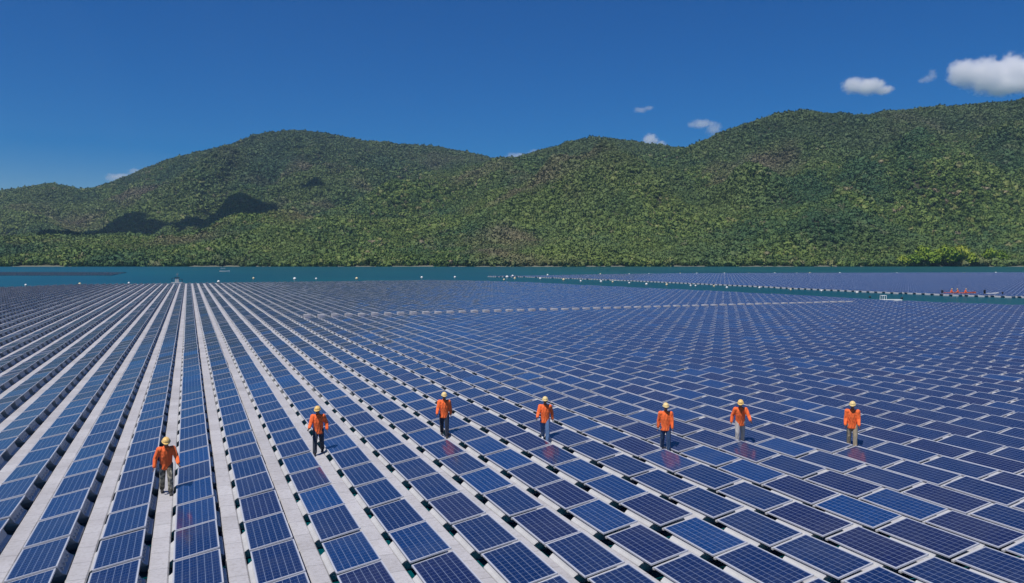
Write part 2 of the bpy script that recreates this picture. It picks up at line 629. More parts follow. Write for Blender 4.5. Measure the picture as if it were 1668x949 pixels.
def forest():
    keep = []
    zc = (ZZ[:-1, :-1] + ZZ[1:, :-1] + ZZ[:-1, 1:] + ZZ[1:, 1:]) / 4
    tc = (TT[:-1, :-1] + TT[1:, 1:]) / 2
    vc = (VV[:-1, :-1] + VV[1:, 1:]) / 2
    # only slopes within sight (a margin to each side) and above the waterline
    msk = (zc > 0.6) & (np.abs(tc) < 0.86)
    el = (zc - CAM.z) / vc
    run = np.maximum.accumulate(el, axis=0)
    msk &= el > run - 0.012
    q = quads[msk.ravel()]
    used, inv = np.unique(q.ravel(), return_inverse=True)
    V = TV[used]
    me = mesh_np('forest', V, inv, np.arange(len(q)) * 4, np.full(len(q), 4))
    vd = VV.ravel()[used]
    dens = 1.0 / np.interp(vd, [950, 1300, 2000, 2800], [19, 24, 38, 52])
    at_ = me.attributes.new('thick', 'FLOAT', 'POINT')
    at_.data.foreach_set('value', dens.astype(np.float32))
    s_ = me.attributes.new('tall', 'FLOAT', 'POINT')
    s_.data.foreach_set('value', np.interp(vd, [950, 1300, 2000, 2800], [4.8, 5.3, 6.6, 7.8]).astype(np.float32))
    o = link_mesh('forest', me, M['leaf'])
    ng = bpy.data.node_groups.new('forest_scatter', 'GeometryNodeTree')
    ng.interface.new_socket('Geometry', in_out='INPUT', socket_type='NodeSocketGeometry')
    ng.interface.new_socket('Geometry', in_out='OUTPUT', socket_type='NodeSocketGeometry')
    N, L = ng.nodes, ng.links
    gi, go = N.new('NodeGroupInput'), N.new('NodeGroupOutput')
    dp = N.new('GeometryNodeDistributePointsOnFaces')
    na = N.new('GeometryNodeInputNamedAttribute')
    na.data_type = 'FLOAT'
    na.inputs['Name'].default_value = 'thick'
    nb = N.new('GeometryNodeInputNamedAttribute')
    nb.data_type = 'FLOAT'
    nb.inputs['Name'].default_value = 'tall'
    ci = N.new('GeometryNodeCollectionInfo')
    ci.inputs['Collection'].default_value = crown_col
    ci.inputs['Separate Children'].default_value = True
    ci.inputs['Reset Children'].default_value = True
    ip = N.new('GeometryNodeInstanceOnPoints')
    ip.inputs['Pick Instance'].default_value = True
    rr = N.new('FunctionNodeRandomValue')
    rr.data_type = 'FLOAT_VECTOR'
    rr.inputs[0].default_value = (-0.2, -0.2, 0)
    rr.inputs[1].default_value = (0.2, 0.2, 6.28)
    rs = N.new('FunctionNodeRandomValue')
    rs.data_type = 'FLOAT'
    rs.inputs[2].default_value = 0.50
    rs.inputs[3].default_value = 1.25
    mu = N.new('ShaderNodeMath')
    mu.operation = 'MULTIPLY'
    tn = N.new('ShaderNodeTexNoise')
    tn.inputs['Scale'].default_value = 0.012
    tn.inputs['Detail'].default_value = 4
    ps = N.new('GeometryNodeInputPosition')
    L.new(ps.outputs[0], tn.inputs['Vector'])
    mr = N.new('ShaderNodeMapRange')
    mr.inputs[1].default_value, mr.inputs[2].default_value, mr.inputs[3].default_value, mr.inputs[4].default_value = 0.32, 0.68, 0.62, 1.55
    L.new(tn.outputs[0], mr.inputs[0])
    mv = N.new('ShaderNodeMath')
    mv.operation = 'MULTIPLY'
    sp = N.new('GeometryNodeSetPosition')
    sp.inputs['Offset'].default_value = (0, 0, 2.0)
    L.new(gi.outputs[0], dp.inputs['Mesh'])
    L.new(na.outputs['Attribute'], dp.inputs['Density'])
    L.new(dp.outputs['Points'], sp.inputs['Geometry'])
    L.new(sp.outputs[0], ip.inputs['Points'])
    L.new(ci.outputs[0], ip.inputs['Instance'])
    L.new(rr.outputs[0], ip.inputs['Rotation'])
    L.new(rs.outputs[1], mu.inputs[0])
    L.new(nb.outputs['Attribute'], mu.inputs[1])
    L.new(mu.outputs[0], mv.inputs[0])
    L.new(mr.outputs[0], mv.inputs[1])
    L.new(mv.outputs[0], ip.inputs['Scale'])
    L.new(ip.outputs[0], go.inputs[0])
    md = o.modifiers.new('scatter', 'NODES')
    md.node_group = ng
    tag(o, 'dense green broadleaf forest covering the hills beyond the lake', 'forest', kind='stuff')
    return o


forest()

# ------------------------------------------------------------------ panel lattice
SX, PYP = 1.6363, 2.1640                       # row spacing, panel pitch along a row
X0, Y0 = -0.4134, 19.1724
PW, PL = 0.985, 2.025                          # panel across the row (level), along the row
ZL, ZH = 0.36, 0.5428                          # low and high edge above the water
TH = 0.036
SLOPE = (ZH - ZL) / PW


EDGE = [(-75.0, 205.0), (-45.0, 238.0), (-30.0, 261.0), (40.0, 261.0), (62.0, 263.0), (76.0, 265.0), (88.0, 250.0)]
EDGE += sorted((q.x, q.y) for q in (at(px, py, 0.5) for px, py in ((850, 459), (940, 463.5), (1036, 468), (1150, 473), (1240, 477.5), (1320, 482), (1400, 486), (1500, 491), (1668, 496.5), (1800, 501))) if q.x > 90)


def far_limit(x):
    return float(np.interp(x, [e[0] for e in EDGE], [e[1] for e in EDGE]))


def panel_frame_bm():
    bm = bmesh.new()
    w = 0.030
    nrm = Vector((-SLOPE, 0, 1)).normalized()
    def P(x, y, d):
        return Vector((x, y, ZL + SLOPE * x)) - nrm * d
    xo, xi = (0, PW), (w, PW - w)
    yo, yi = (-PL / 2, PL / 2), (-PL / 2 + w, PL / 2 - w)
    def ring(xs, ys, d):
        return [bm.verts.new(P(x, y, d)) for x, y in ((xs[0], ys[0]), (xs[1], ys[0]), (xs[1], ys[1]), (xs[0], ys[1]))]
    ot, it, ib, ob = ring(xo, yo, 0), ring(xi, yi, 0), ring(xi, yi, TH), ring(xo, yo, TH)
    for a, b in ((ot, it), (it, ib), (ib, ob), (ob, ot)):
        for i in range(4):
            j = (i + 1) % 4
            bm.faces.new((a[i], a[j], b[j], b[i]))
    return bm


def panel_glass_mesh(mat):
    w = 0.028
    me = bpy.data.meshes.new('cell_sheet')
    d = 0.004
    V = [(x, y, ZL + SLOPE * x - d) for x, y in ((w, -PL / 2 + w), (PW - w, -PL / 2 + w), (PW - w, PL / 2 - w), (w, PL / 2 - w))]
    V += [(a, b, c - 0.006) for a, b, c in V]
    me.from_pydata(V, [], [(0, 1, 2, 3), (7, 6, 5, 4), (0, 4, 5, 1), (1, 5, 6, 2), (2, 6, 7, 3), (3, 7, 4, 0)])
    uv = me.uv_layers.new(name='cells')
    cs = [(-0.06, -0.08), (6.06, -0.08), (6.06, 12.08), (-0.06, 12.08)]
    for i, li in enumerate(me.polygons[0].loop_indices):
        uv.data[li].uv = cs[i]
    me.materials.append(mat)
    return me


FLOAT_PROF = [(-0.085, -0.06), (-0.085, 0.215), (-0.01, 0.235), (0.04, 0.305), (0.88, 0.462), (1.0, 0.235), (1.105, 0.205), (1.105, -0.06)]
FLOAT_HALF = 0.645


def panel_float_bm():
    bm = bmesh.new()
    a = [bm.verts.new((x, -FLOAT_HALF + (0.16 if z < 0 else 0), z)) for x, z in FLOAT_PROF]
    b = [bm.verts.new((x, FLOAT_HALF - (0.16 if z < 0 else 0), z)) for x, z in FLOAT_PROF]
    n = len(a)
    for i in range(n):
        j = (i + 1) % n
        bm.faces.new((a[i], a[j], b[j], b[i]))
    bm.faces.new(a[::-1])
    bm.faces.new(b)
    es = [e for e in bm.edges]
    bmesh.ops.bevel(bm, geom=es, offset=0.018, segments=2, affect='EDGES', profile=0.5)
    # moulded ribs on the high side
    for y in (-0.42, -0.14, 0.14, 0.42):
        box(bm, (0.90, y - 0.03, 0.0), (1.025, y + 0.03, 0.30), 0.008)
    return bm


def panel_rail_bm():
    """The pale plastic bridge that joins one panel's float to the next across the gap."""
    bm = bmesh.new()
    y0, y1 = PL / 2 + 0.032, PL / 2 + 0.107
    V = []
    for x, dz in ((0.03, -0.048), (PW - 0.03, -0.048)):
        for y in (y0, y1):
            V.append(bm.verts.new((x, y, ZL + SLOPE * x + dz)))
            V.append(bm.verts.new((x, y, ZL + SLOPE * x + dz - 0.04)))
    a0, b0, a1, b1, c0, d0, c1, d1 = V
    for f in ((a0, a1, c1, c0), (b0, d0, d1, b1), (a0, c0, d0, b0), (a1, b1, d1, c1), (a0, b0, b1, a1), (c0, c1, d1, d0)):
        bm.faces.new(f)
    return bm


# every place of the lattice inside the array's outline
CROSS_Y = 97.3                                  # the cross walkway through the right part of the array
places = []
for i in range(-44, 78):
    x = X0 + i * SX
    lim = far_limit(x)
    k = -6
    while True:
        yc = Y0 + (k + 0.5) * PYP
        if yc > CROSS_Y and x > 12.5:
            yc += 0.75
        if yc + 1.0 > lim:
            break
        places.append((i, k, x, yc))
        k += 1


def tint_of(i, k):
    r = random.Random(i * 7919 + k * 104729 + 5)
    q = r.random()
    if q < 0.24:
        return (r.uniform(0.75, 1.0), 0.0, 'violet tinged')
    if q < 0.38:
        return (0.0, r.uniform(0.45, 1.0), 'brighter blue')
    return (r.uniform(0.0, 0.4), r.uniform(0.0, 0.15), 'deep blue')


def seen_area(x, y):
    cs = [to_px((x + dx, y + dy, ZL + SLOPE * dx)) for dx, dy in ((0, -PL / 2), (PW, -PL / 2), (PW, PL / 2), (0, PL / 2))]
    if any(c is None for c in cs):
        return 0.0, None
    xs, ys = [c[0] for c in cs], [c[1] for c in cs]
    fx = max(0, min(max(xs), 1668) - max(min(xs), 0)) / max(1e-6, max(xs) - min(xs))
    fy = max(0, min(max(ys), 949) - max(min(ys), 0)) / max(1e-6, max(ys) - min(ys))
    A = 0.5 * abs(sum(cs[a][0] * cs[(a + 1) % 4][1] - cs[(a + 1) % 4][0] * cs[a][1] for a in range(4)))
    return A * fx * fy, (sum(xs) / 4, sum(ys) / 4)


ranked = sorted(((seen_area(p[2], p[3])[0], p) for p in places), key=lambda t: -t[0])
near = [p for a, p in ranked[:300] if a > 0]
near_set = {(p[0], p[1]) for p in near}

ORD = ['first', 'second', 'third', 'fourth', 'fifth', 'sixth', 'seventh', 'eighth', 'ninth', 'tenth', 'eleventh', 'twelfth', 'thirteenth', 'fourteenth', 'fifteenth',
       'sixteenth', 'seventeenth', 'eighteenth', 'nineteenth', 'twentieth', '21st', '22nd', '23rd', '24th', '25th', '26th', '27th', '28th', '29th', '30th']
WORKER_ROWS = [(0, 'leftmost worker'), (3, 'second worker from left'), (6, 'third worker from left'), (8, 'middle worker'), (10, 'third worker from right'),
               (12, 'second worker from right'), (14, 'rightmost worker')]


def row_phrase(i, noun='row'):
    if i < 0:
        return f'{ORD[-i - 1]} {noun} left of the leftmost worker'
    r, w = [q for q in WORKER_ROWS if q[0] <= i][-1]
    return f'{ORD[i - r]} {noun} right of the {w}'


proto = empty('solar_panel', (0, 0, 0))
proto_parts = [
    from_bm('frame', panel_frame_bm(), M['frame'], proto),
    link_mesh('cell_sheet', panel_glass_mesh(M['glass']), M['glass'], proto),
    from_bm('float', panel_float_bm(), M['float'], proto),
    from_bm('float_bridge', panel_rail_bm(), M['float'], proto),
]
by_row = {}
for p in near:
    by_row.setdefault(p[0], []).append(p)
first = True
for i in sorted(by_row):
    for n_, p in enumerate(sorted(by_row[i], key=lambda q: q[1])):
        o = proto if first else proto.copy()
        if not first:
            COL.objects.link(o)
        o.location = (p[2] + rnd.uniform(-.006, .006), p[3] + rnd.uniform(-.012, .012), rnd.uniform(-.008, .008))
        o.rotation_euler = (R(rnd.uniform(-.7, .7)), R(rnd.uniform(-.9, .9)), R(rnd.uniform(-.25, .25)))
        t = tint_of(p[0], p[1])
        tag(o, f'{t[2]} panel, {row_phrase(i)}, {ORD[n_]} from bottom', 'solar panel', 'solar panels of the near rows')
        for src in proto_parts:
            c = src if first else src.copy()
            if not first:
                COL.objects.link(c)
                c.parent = o
            if src.name.startswith('cell_sheet'):
                c.color = (t[0], t[1], 0, 1)
        first = False


# the template of a far panel: float, frame slab, cell sheet
def far_template():
    V, F, Mi = [], [], []
    d = 0.004
    base = [(0, -PL / 2), (PW, -PL / 2), (PW, PL / 2), (0, PL / 2)]
    b = len(V)
    V += [(x, y, ZL + SLOPE * x) for x, y in base] + [(x, y, ZL + SLOPE * x - TH) for x, y in base]
    F += [(b, b + 1, b + 2, b + 3), (b + 7, b + 6, b + 5, b + 4), (b, b + 4, b + 5, b + 1), (b + 1, b + 5, b + 6, b + 2), (b + 2, b + 6, b + 7, b + 3), (b + 3, b + 7, b + 4, b)]
    Mi += [1] * 6
    w = 0.030
    b = len(V)
    V += [(x, y, ZL + SLOPE * x + d) for x, y in ((w, -PL / 2 + w), (PW - w, -PL / 2 + w), (PW - w, PL / 2 - w), (w, PL / 2 - w))]
    F += [(b, b + 1, b + 2, b + 3)]
    Mi += [0]
    b = len(V)
    n = len(FLOAT_PROF)
    V += [(x, -FLOAT_HALF, z) for x, z in FLOAT_PROF] + [(x, FLOAT_HALF, z) for x, z in FLOAT_PROF]
    for i in range(n):
        j = (i + 1) % n
        F.append((b + i, b + n + i, b + n + j, b + j))
        Mi.append(2)
    F += [tuple(b + i for i in range(n)), tuple(b + n + i for i in range(n))[::-1]]
    Mi += [2, 2]
    # bridge across the gap
    b = len(V)
    y0, y1 = PL / 2 + 0.032, PL / 2 + 0.107
    V += [(x, y, ZL + SLOPE * x - 0.048) for x, y in ((0.03, y0), (PW - 0.03, y0), (PW - 0.03, y1), (0.03, y1))]
    F += [(b, b + 1, b + 2, b + 3)]
    Mi += [2]
    return np.array(V, np.float32), F, Mi


TVt, TF, TM = far_template()
T_loops = np.concatenate([np.array(f) for f in TF])
T_tot = np.array([len(f) for f in TF])
GL = TM.index(0)


def panel_mass(name, pts, tints):
    n = len(pts)
    off = np.array([(p[0], p[1], 0) for p in pts], np.float32)
    # a float array is never dead flat: each float sits a hair differently
    jit = rng.normal(0, 1, (n, 3)).astype(np.float32) * np.array([0.006, 0.01, 0.008], np.float32)
    tilt = rng.normal(0, 0.009, (n, 2)).astype(np.float32)
    V = TVt[None] + (off + jit)[:, None, :]
    V[:, :, 2] += TVt[None, :, 0] * tilt[:, :1] + TVt[None, :, 1] * tilt[:, 1:]
    nv = len(TVt)
    loops = (T_loops[None] + (np.arange(n) * nv)[:, None]).ravel()
    tot = np.tile(T_tot, n)
    starts = np.concatenate([[0], np.cumsum(tot)[:-1]])
    me = mesh_np(name, V.reshape(-1, 3), loops, starts, tot, np.tile(TM, n))
    uv = me.uv_layers.new(name='cells')
    one = np.zeros((len(T_loops), 2), np.float32)
    s0 = int(np.concatenate([[0], np.cumsum(T_tot)[:-1]])[GL])
    one[s0:s0 + 4] = [(-0.06, -0.08), (6.06, -0.08), (6.06, 12.08), (-0.06, 12.08)]
    uv.data.foreach_set('uv', np.tile(one, (n, 1)).ravel())
    ca = me.color_attributes.new('tint', 'FLOAT_COLOR', 'POINT')
    col = np.ones((n, nv, 4), np.float32)
    col[:, :, 0] = np.array([t[0] for t in tints])[:, None]
    col[:, :, 1] = np.array([t[1] for t in tints])[:, None]
    ca.data.foreach_set('color', col.ravel())
    return link_mesh(name, me, [M['glass_far'], M['frame'], M['float']])


rest = [p for p in places if (p[0], p[1]) not in near_set]
tag(panel_mass('solar_panels', [(p[2], p[3]) for p in rest], [tint_of(p[0], p[1]) for p in rest]),
    'vast field of blue solar panels stretching behind the seven workers', 'solar panels', kind='stuff')


def strip_mesh(name, x0, x1, y0, y1, z=0.22, bev=0.03, step=2.164):
    """A long plastic walkway: bevelled section, cut into lengths so it follows the water a little."""
    prof = [(x0, -0.06), (x0, z - bev), (x0 + bev, z), (x1 - bev, z), (x1, z - bev), (x1, -0.06)]
    ys = np.linspace(y0, y1, max(2, int((y1 - y0) / step) + 1))
    n = len(prof)
    V = []
    for y in ys:
        dz = rng.normal(0, 0.006)
        V += [(x, y, zz + dz) for x, zz in prof]
    F = []
    for a in range(len(ys) - 1):
        for i in range(n - 1):
            F.append((a * n + i, (a + 1) * n + i, (a + 1) * n + i + 1, a * n + i + 1))
    F.append(tuple(range(n)))
    F.append(tuple((len(ys) - 1) * n + i for i in range(n))[::-1])
    me = bpy.data.meshes.new(name)
    me.from_pydata(V, [], F)
    return me


rows = sorted({p[0] for p in places})
for i in rows:
    x = X0 + i * SX
    ys = [p[3] for p in places if p[0] == i]
    o = link_mesh('walkway', strip_mesh('walkway', x - 0.515, x - 0.085, min(ys) - 1.1, max(ys) + 1.2), M['walk'])
    wk = {r: w for r, w in WORKER_ROWS}
    if i in wk:
        lab = f'white plastic walkway strip the {wk[i]} walks on'
    elif -12 <= i <= 24:
        lab = f'white plastic walkway strip, {row_phrase(i - 1 if i > 0 else i, "walkway")}'
        if i > 0:
            r, w = [q for q in WORKER_ROWS if q[0] < i][-1]
            lab = f'white plastic walkway strip, {ORD[i - r - 1]} walkway right of the {w}'
    elif i < -12:
        lab = 'one of the white walkway strips toward the far left edge of the array'
    else:
        lab = 'one of the thin white walkway strips among the panels far right of the workers'
    tag(o, lab, 'walkway', 'walkways between the panel rows')

# cross walkway: short white decks between the rows
cw = empty('cross_walkway', (0, 0, 0))
tag(cw, 'pale cross walkway cutting straight through the right half of the panel field', 'walkway')
rail_rows = [i for i in rows if 12.5 < X0 + i * SX < 99 and max([p[3] for p in places if p[0] == i]) > CROSS_Y + 4]
kk = [p for p in places if p[0] == rail_rows[0]]
ylo = max(p[3] for p in kk if p[3] < CROSS_Y + 0.3) + PL / 2 + 0.06
yhi = min(p[3] for p in kk if p[3] > ylo) - PL / 2 - 0.06
for i in rail_rows:
    bm = bmesh.new()
    box(bm, (0.08, 0, -0.05), (0.88, yhi - ylo, 0.66), 0.03)
    d_ = from_bm('deck', bm, M['walk'], cw)
    d_.location = (X0 + i * SX, ylo, rnd.uniform(-0.03, 0.03))

# ------------------------------------------------------------------ second array beyond the channel, and a third one far left
P2_near = [(300, 137), (315, 132)]


def second_inside(X, Y):
    q = to_px((X, Y, 0.4))
    if q is None or not (-120 < q[0] - 834 < 1150):
        return False
    px, py = q[0], q[1]
    lo = np.interp(px, [846, 860, 1000, 1180, 1300, 1400, 1550, 1668, 2000], [449.9, 450.3, 455, 462.7, 468.6, 473.2, 479, 482.3, 492])
    hi = np.interp(px, [846, 1000, 1100, 1300, 1668, 2000], [449.2, 446.2, 445.2, 444.4, 443.6, 443])
    return hi < py < lo


pts2, e2 = [], []
for i in range(75, 330):
    x = X0 + i * SX
    for k in range(20, 190):
        y = Y0 + (k + 0.5) * PYP
        if second_inside(x, y):
            pts2.append((x, y))
tag(panel_mass('solar_panels', pts2, [tint_of(int(x), int(y)) for x, y in pts2]), 'second far array of solar panels beyond the strip of open water', 'solar panels', kind='stuff')
# its white edge float, and white walkways inside it
edge2 = [at(px, py, 0.13) for px, py in ((846, 450.2), (1000, 456), (1180, 463.4), (1300, 469.2), (1400, 473.8), (1550, 479.6), (1668, 483), (1800, 487.5))]
bm = bmesh.new()
prev = None
for a, b in zip(edge2, edge2[1:]):
    n_ = max(2, int((b - a).length / 2.3))
    for j in range(n_):
        p0 = a.lerp(b, j / n_)
        p1 = a.lerp(b, (j + 0.68) / n_)
        d = (p1 - p0)
        d.z = 0
        d.normalize()
        nn = Vector((-d.y, d.x, 0)) * 0.22
        vs = [bm.verts.new(q) for q in ((p0 - nn), (p1 - nn), (p1 + nn), (p0 + nn))]
        vb = [bm.verts.new(Vector((v_.co.x, v_.co.y, -0.05))) for v_ in vs]
        bm.faces.new(vs)
        for e in range(4):
            f = (e + 1) % 4
            bm.faces.new((vs[e], vb[e], vb[f], vs[f]))
tag(from_bm('edge_walkway', bm, M['white']), 'white segmented float edging the far array along the channel of open water', 'walkway')

pts3 = []
for i in range(-320, -20):
    x = X0 + i * SX
    for k in range(120, 330):
        y = Y0 + (k + 0.5) * PYP
        q = to_px((x, y, 0.4))
        if q and -250 < q[0] < 232 + 40 * math.sin(k * 0.7) and (442.9 < q[1] < 444.2 or 445.2 < q[1] < 447.2) and (k % 9):
            pts3.append((x, y))
if pts3:
    tag(panel_mass('solar_panels', pts3, [tint_of(int(x), int(y)) for x, y in pts3]), 'distant dark bands of solar panels on the water by the left shore', 'solar panels', kind='stuff')
print('panels', len(places), len(pts2), len(pts3))


# ------------------------------------------------------------------ people
SKIN = plain('skin', (0.24, 0.125, 0.075), 0.5, 0, 0.1, 20)
EYE = plain('eye_and_lip', (0.03, 0.015, 0.012), 0.4, 0, 0.1)
HAIR = plain('black_hair', (0.012, 0.010, 0.009), 0.5, 0, 0.2)


def cloth(name, col, var=0.2, scale=9.0, camo=None):
    m, nt, p = material(name)
    h = NT(nt)
    tc = h.n('ShaderNodeTexCoord')
    f = h.noise(tc.outputs['Object'], scale, 5, 0.6)
    c = h.mix(f, tuple(x * (1 - var) for x in col), tuple(x * (1 + var) for x in col))
    if camo:
        g = h.noise(tc.outputs['Object'], 7.0, 2, 0.5)
        c = h.mix(h.ramp(g, [(0.46, 0.0), (0.54, 1.0)]), c, camo)
    h.link(c, p.inputs['Base Color'])
    p.inputs['Roughness'].default_value = 0.85
    p.inputs['Sheen Weight'].default_value = 0.1
    w = h.n('ShaderNodeTexWave')
    w.inputs['Scale'].default_value = 3.0
    w.inputs['Distortion'].default_value = 9.0
    h.link(tc.outputs['Object'], w.inputs['Vector'])
    h.bump(w.outputs['Fac'], 0.5, 0.03, p)
    return m


JACKET = cloth('orange_work_jacket', (0.98, 0.165, 0.034), 0.10)
HELMET = plain('yellow_helmet_shell', (0.90, 0.60, 0.20), 0.3, 0, 0.06)
HELMET_PALE = plain('cream_helmet_shell', (0.86, 0.66, 0.30), 0.3, 0, 0.06)
BOOT_DARK = plain('dark_boot_leather', (0.03, 0.03, 0.032), 0.6, 0, 0.2)
BOOT_WHITE = plain('white_shoe', (0.75, 0.75, 0.74), 0.5, 0, 0.1)


def remeshed(name, bm, voxel, mats, parent, smooth=2):
    me = bpy.data.meshes.new(name + '_raw')
    bm.to_mesh(me)
    bm.free()
    o = bpy.data.objects.new('raw', me)
    COL.objects.link(o)
    md = o.modifiers.new('r', 'REMESH')
    md.mode = 'VOXEL'
    md.voxel_size = voxel
    md.use_smooth_shade = True
    if smooth:
        sm = o.modifiers.new('s', 'SMOOTH')
        sm.iterations = smooth
        sm.factor = 0.5
    dg = bpy.context.evaluated_depsgraph_get()
    out = bpy.data.meshes.new_from_object(o.evaluated_get(dg))
    bpy.data.objects.remove(o)
    bpy.data.meshes.remove(me)
    out.name = name
    out.materials.clear()
    return link_mesh(name, out, mats, parent)


def chain(bm, pts, rad, n=12):
    for a, b, r0, r1 in zip(pts, pts[1:], rad, rad[1:]):
        tube(bm, a, b, r0, r1, n)
    for p, r in zip(pts, rad):
        ellipsoid(bm, p, (r, r, r), None, 2)


def make_person(loc, facing, pose, look, label, group=None, shrink=1.0):
    """A worker about 1.7 m tall facing local -Y. pose: legs [(thigh, knee bend) left/right], arms [(swing, out, elbow)], lean, nod, turn."""
    root = empty('person', loc, facing)
    tag(root, label, 'person', group)
    V3 = Vector
    (la, lk), (ra, rk) = pose['legs']
    hip_z = 0.90
    legs = []
    for sx, a, kb in ((1, la, lk), (-1, ra, rk)):
        hip = V3((0.092 * sx, 0, hip_z))
        knee = hip + V3((0.012 * sx, -math.sin(R(a)) * 0.42, -math.cos(R(a)) * 0.42))
        b = a - kb
        ank = knee + V3((0.006 * sx, -math.sin(R(b)) * 0.40, -math.cos(R(b)) * 0.40))
        legs.append([hip, knee, ank])
    drop = min(l[2].z for l in legs) - 0.085
    seat = pose.get('seat')
    if seat is not None:
        drop = hip_z - 0.10 - seat
    lift = V3((0, 0, -drop))
    for l in legs:
        for k in range(3):
            l[k] = l[k] + lift
    pel = V3((0, 0, 0.93)) + lift
    lean = R(pose.get('lean', 6))
    Rl = Matrix.Rotation(lean, 3, 'X')
    def up(x, y, z):
        return pel + Rl @ V3((x, y, z))
    waist, chest, neck0, neck1 = up(0, 0, 0.14), up(0, 0.0, 0.34), up(0, 0.005, 0.52), up(0, -0.015, 0.60)
    nod, turn = R(pose.get('nod', 18)), R(pose.get('turn', 0))
    Rh = Matrix.Rotation(turn, 3, 'Z') @ Matrix.Rotation(nod + lean * 0.5, 3, 'X')
    hd = neck1 + Rh @ V3((0, -0.015, 0.105))
    arms = []
    for sx, (sw, out, el) in zip((1, -1), pose['arms']):
        sh = up(0.185 * sx, 0.01, 0.47)
        d1 = V3((math.sin(R(out)) * sx, -math.sin(R(sw)) * math.cos(R(out)), -math.cos(R(sw)) * math.cos(R(out))))
        elb = sh + d1 * 0.285
        s2 = sw + el
        o2 = out * 0.35
        d2 = V3((math.sin(R(o2)) * sx, -math.sin(R(s2)) * math.cos(R(o2)), -math.cos(R(s2)) * math.cos(R(o2))))
        wr = elb + d2 * 0.245
        arms.append((sx, sh, elb, wr, d2))
    # --- body: one continuous skin
    bm = bmesh.new()
    ellipsoid(bm, pel, (0.14, 0.10, 0.12))
    chain(bm, [pel, waist, chest], [0.11, 0.105, 0.12])
    ellipsoid(bm, chest, (0.15, 0.105, 0.15), Rl)
    chain(bm, [chest, neck0, neck1, hd], [0.09, 0.062, 0.055, 0.055])
    ellipsoid(bm, hd + Rh @ V3((0, 0.01, 0.03)), (0.076, 0.095, 0.095), Rh, 3)          # cranium
    ellipsoid(bm, hd + Rh @ V3((0, -0.030, -0.045)), (0.056, 0.062, 0.072), Rh, 3)      # jaw
    tube(bm, hd + Rh @ V3((0, -0.082, 0.012)), hd + Rh @ V3((0, -0.108, -0.028)), 0.009, 0.016, 8)  # nose
    ellipsoid(bm, hd + Rh @ V3((0, -0.088, -0.062)), (0.024, 0.012, 0.008), Rh)         # lips
    for sx in (1, -1):
        ellipsoid(bm, hd + Rh @ V3((0.078 * sx, 0.012, -0.012)), (0.012, 0.022, 0.034), Rh)   # ears
        ellipsoid(bm, hd + Rh @ V3((0.032 * sx, -0.078, 0.004)), (0.014, 0.012, 0.010), Rh)   # eyes
    for l in legs:
        chain(bm, l, [0.078, 0.052, 0.036])
        chain(bm, [l[2], l[2] + V3((0, -0.06, -0.045)), l[2] + V3((0, -0.14, -0.06))], [0.036, 0.036, 0.024])
    for sx, sh, elb, wr, d2 in arms:
        chain(bm, [chest + Rl @ V3((0.10 * sx, 0, 0.10)), sh, elb, wr], [0.07, 0.050, 0.038, 0.026])
        side = V3((0, -1, 0)) - d2 * d2.dot(V3((0, -1, 0)))
        side = side.normalized() if side.length > 0.05 else V3((0, 0, 1))
        pn = d2.cross(side).normalized() * sx
        ct = wr + d2 * 0.052
        rm = Matrix((side, pn, d2)).transposed()
        ellipsoid(bm, ct, (0.040, 0.016, 0.050), rm)
        for q, ln in ((-0.030, 0.062), (-0.010, 0.074), (0.010, 0.080), (0.030, 0.072)):
            b0 = wr + d2 * 0.078 + side * q
            b1 = b0 + (d2 * 0.9 + side * q * 3 - pn * 0.25) * ln * 0.5
            b2 = b1 + (d2 * 0.75 + side * q * 2 - pn * 0.75) * ln * 0.5
            chain(bm, [b0, b1, b2], [0.0092, 0.0085, 0.0072], 8)
        t0 = wr + d2 * 0.030 + side * 0.030
        t1 = t0 + (side * 0.75 + d2 * 0.65) * 0.042
        chain(bm, [t0, t1, t1 + (d2 * 0.9 - pn * 0.35) * 0.030], [0.012, 0.0105, 0.008], 8)
    body = remeshed('body', bm, 0.0065, [SKIN, EYE, HAIR], root, 1)
    Ri = Rh.transposed()
    me = body.data
    nf = len(me.polygons)
    cen = np.empty(nf * 3, np.float32)
    me.polygons.foreach_get('center', cen)
    cen = cen.reshape(-1, 3)
    loc_ = (cen - np.array(hd)) @ np.array(Ri).T
    idx = np.zeros(nf, np.int32)
    for sx in (1, -1):
        idx[(np.linalg.norm(loc_ - np.array([0.032 * sx, -0.088, 0.004]), axis=1) < 0.013)] = 1
        idx[(np.abs(loc_[:, 0] - 0.032 * sx) < 0.02) & (np.abs(loc_[:, 2] - 0.024) < 0.004) & (loc_[:, 1] < -0.06)] = 2
    idx[(np.abs(loc_[:, 0]) < 0.022) & (np.abs(loc_[:, 2] + 0.062) < 0.004) & (loc_[:, 1] < -0.07)] = 1
    hairm = (np.linalg.norm(loc_, axis=1) < 0.17) & ((loc_[:, 2] > 0.045) | ((loc_[:, 1] > 0.03) & (loc_[:, 2] > -0.05)))
    idx[hairm] = 2
    me.polygons.foreach_set('material_index', idx)
    # --- trousers
    bm = bmesh.new()
    ellipsoid(bm, pel + V3((0, 0, -0.02)), (0.160, 0.122, 0.115))
    ellipsoid(bm, pel + V3((0, 0, 0.08)), (0.155, 0.118, 0.10))
    for l in legs:
        cuff = l[1].lerp(l[2], 0.93)
        chain(bm, [l[0], l[0].lerp(l[1], 0.5), l[1], l[1].lerp(l[2], 0.5), cuff], [0.104, 0.096, 0.083, 0.078, 0.076])
    remeshed('trousers', bm, 0.012, look['trousers'], root)
    # --- jacket with collar, hem and two chest pockets
    bm = bmesh.new()
    hem = up(0, 0, -0.06)
    ellipsoid(bm, up(0, 0.0, 0.36), (0.198, 0.142, 0.20), Rl)
    tv = len(bm.verts)
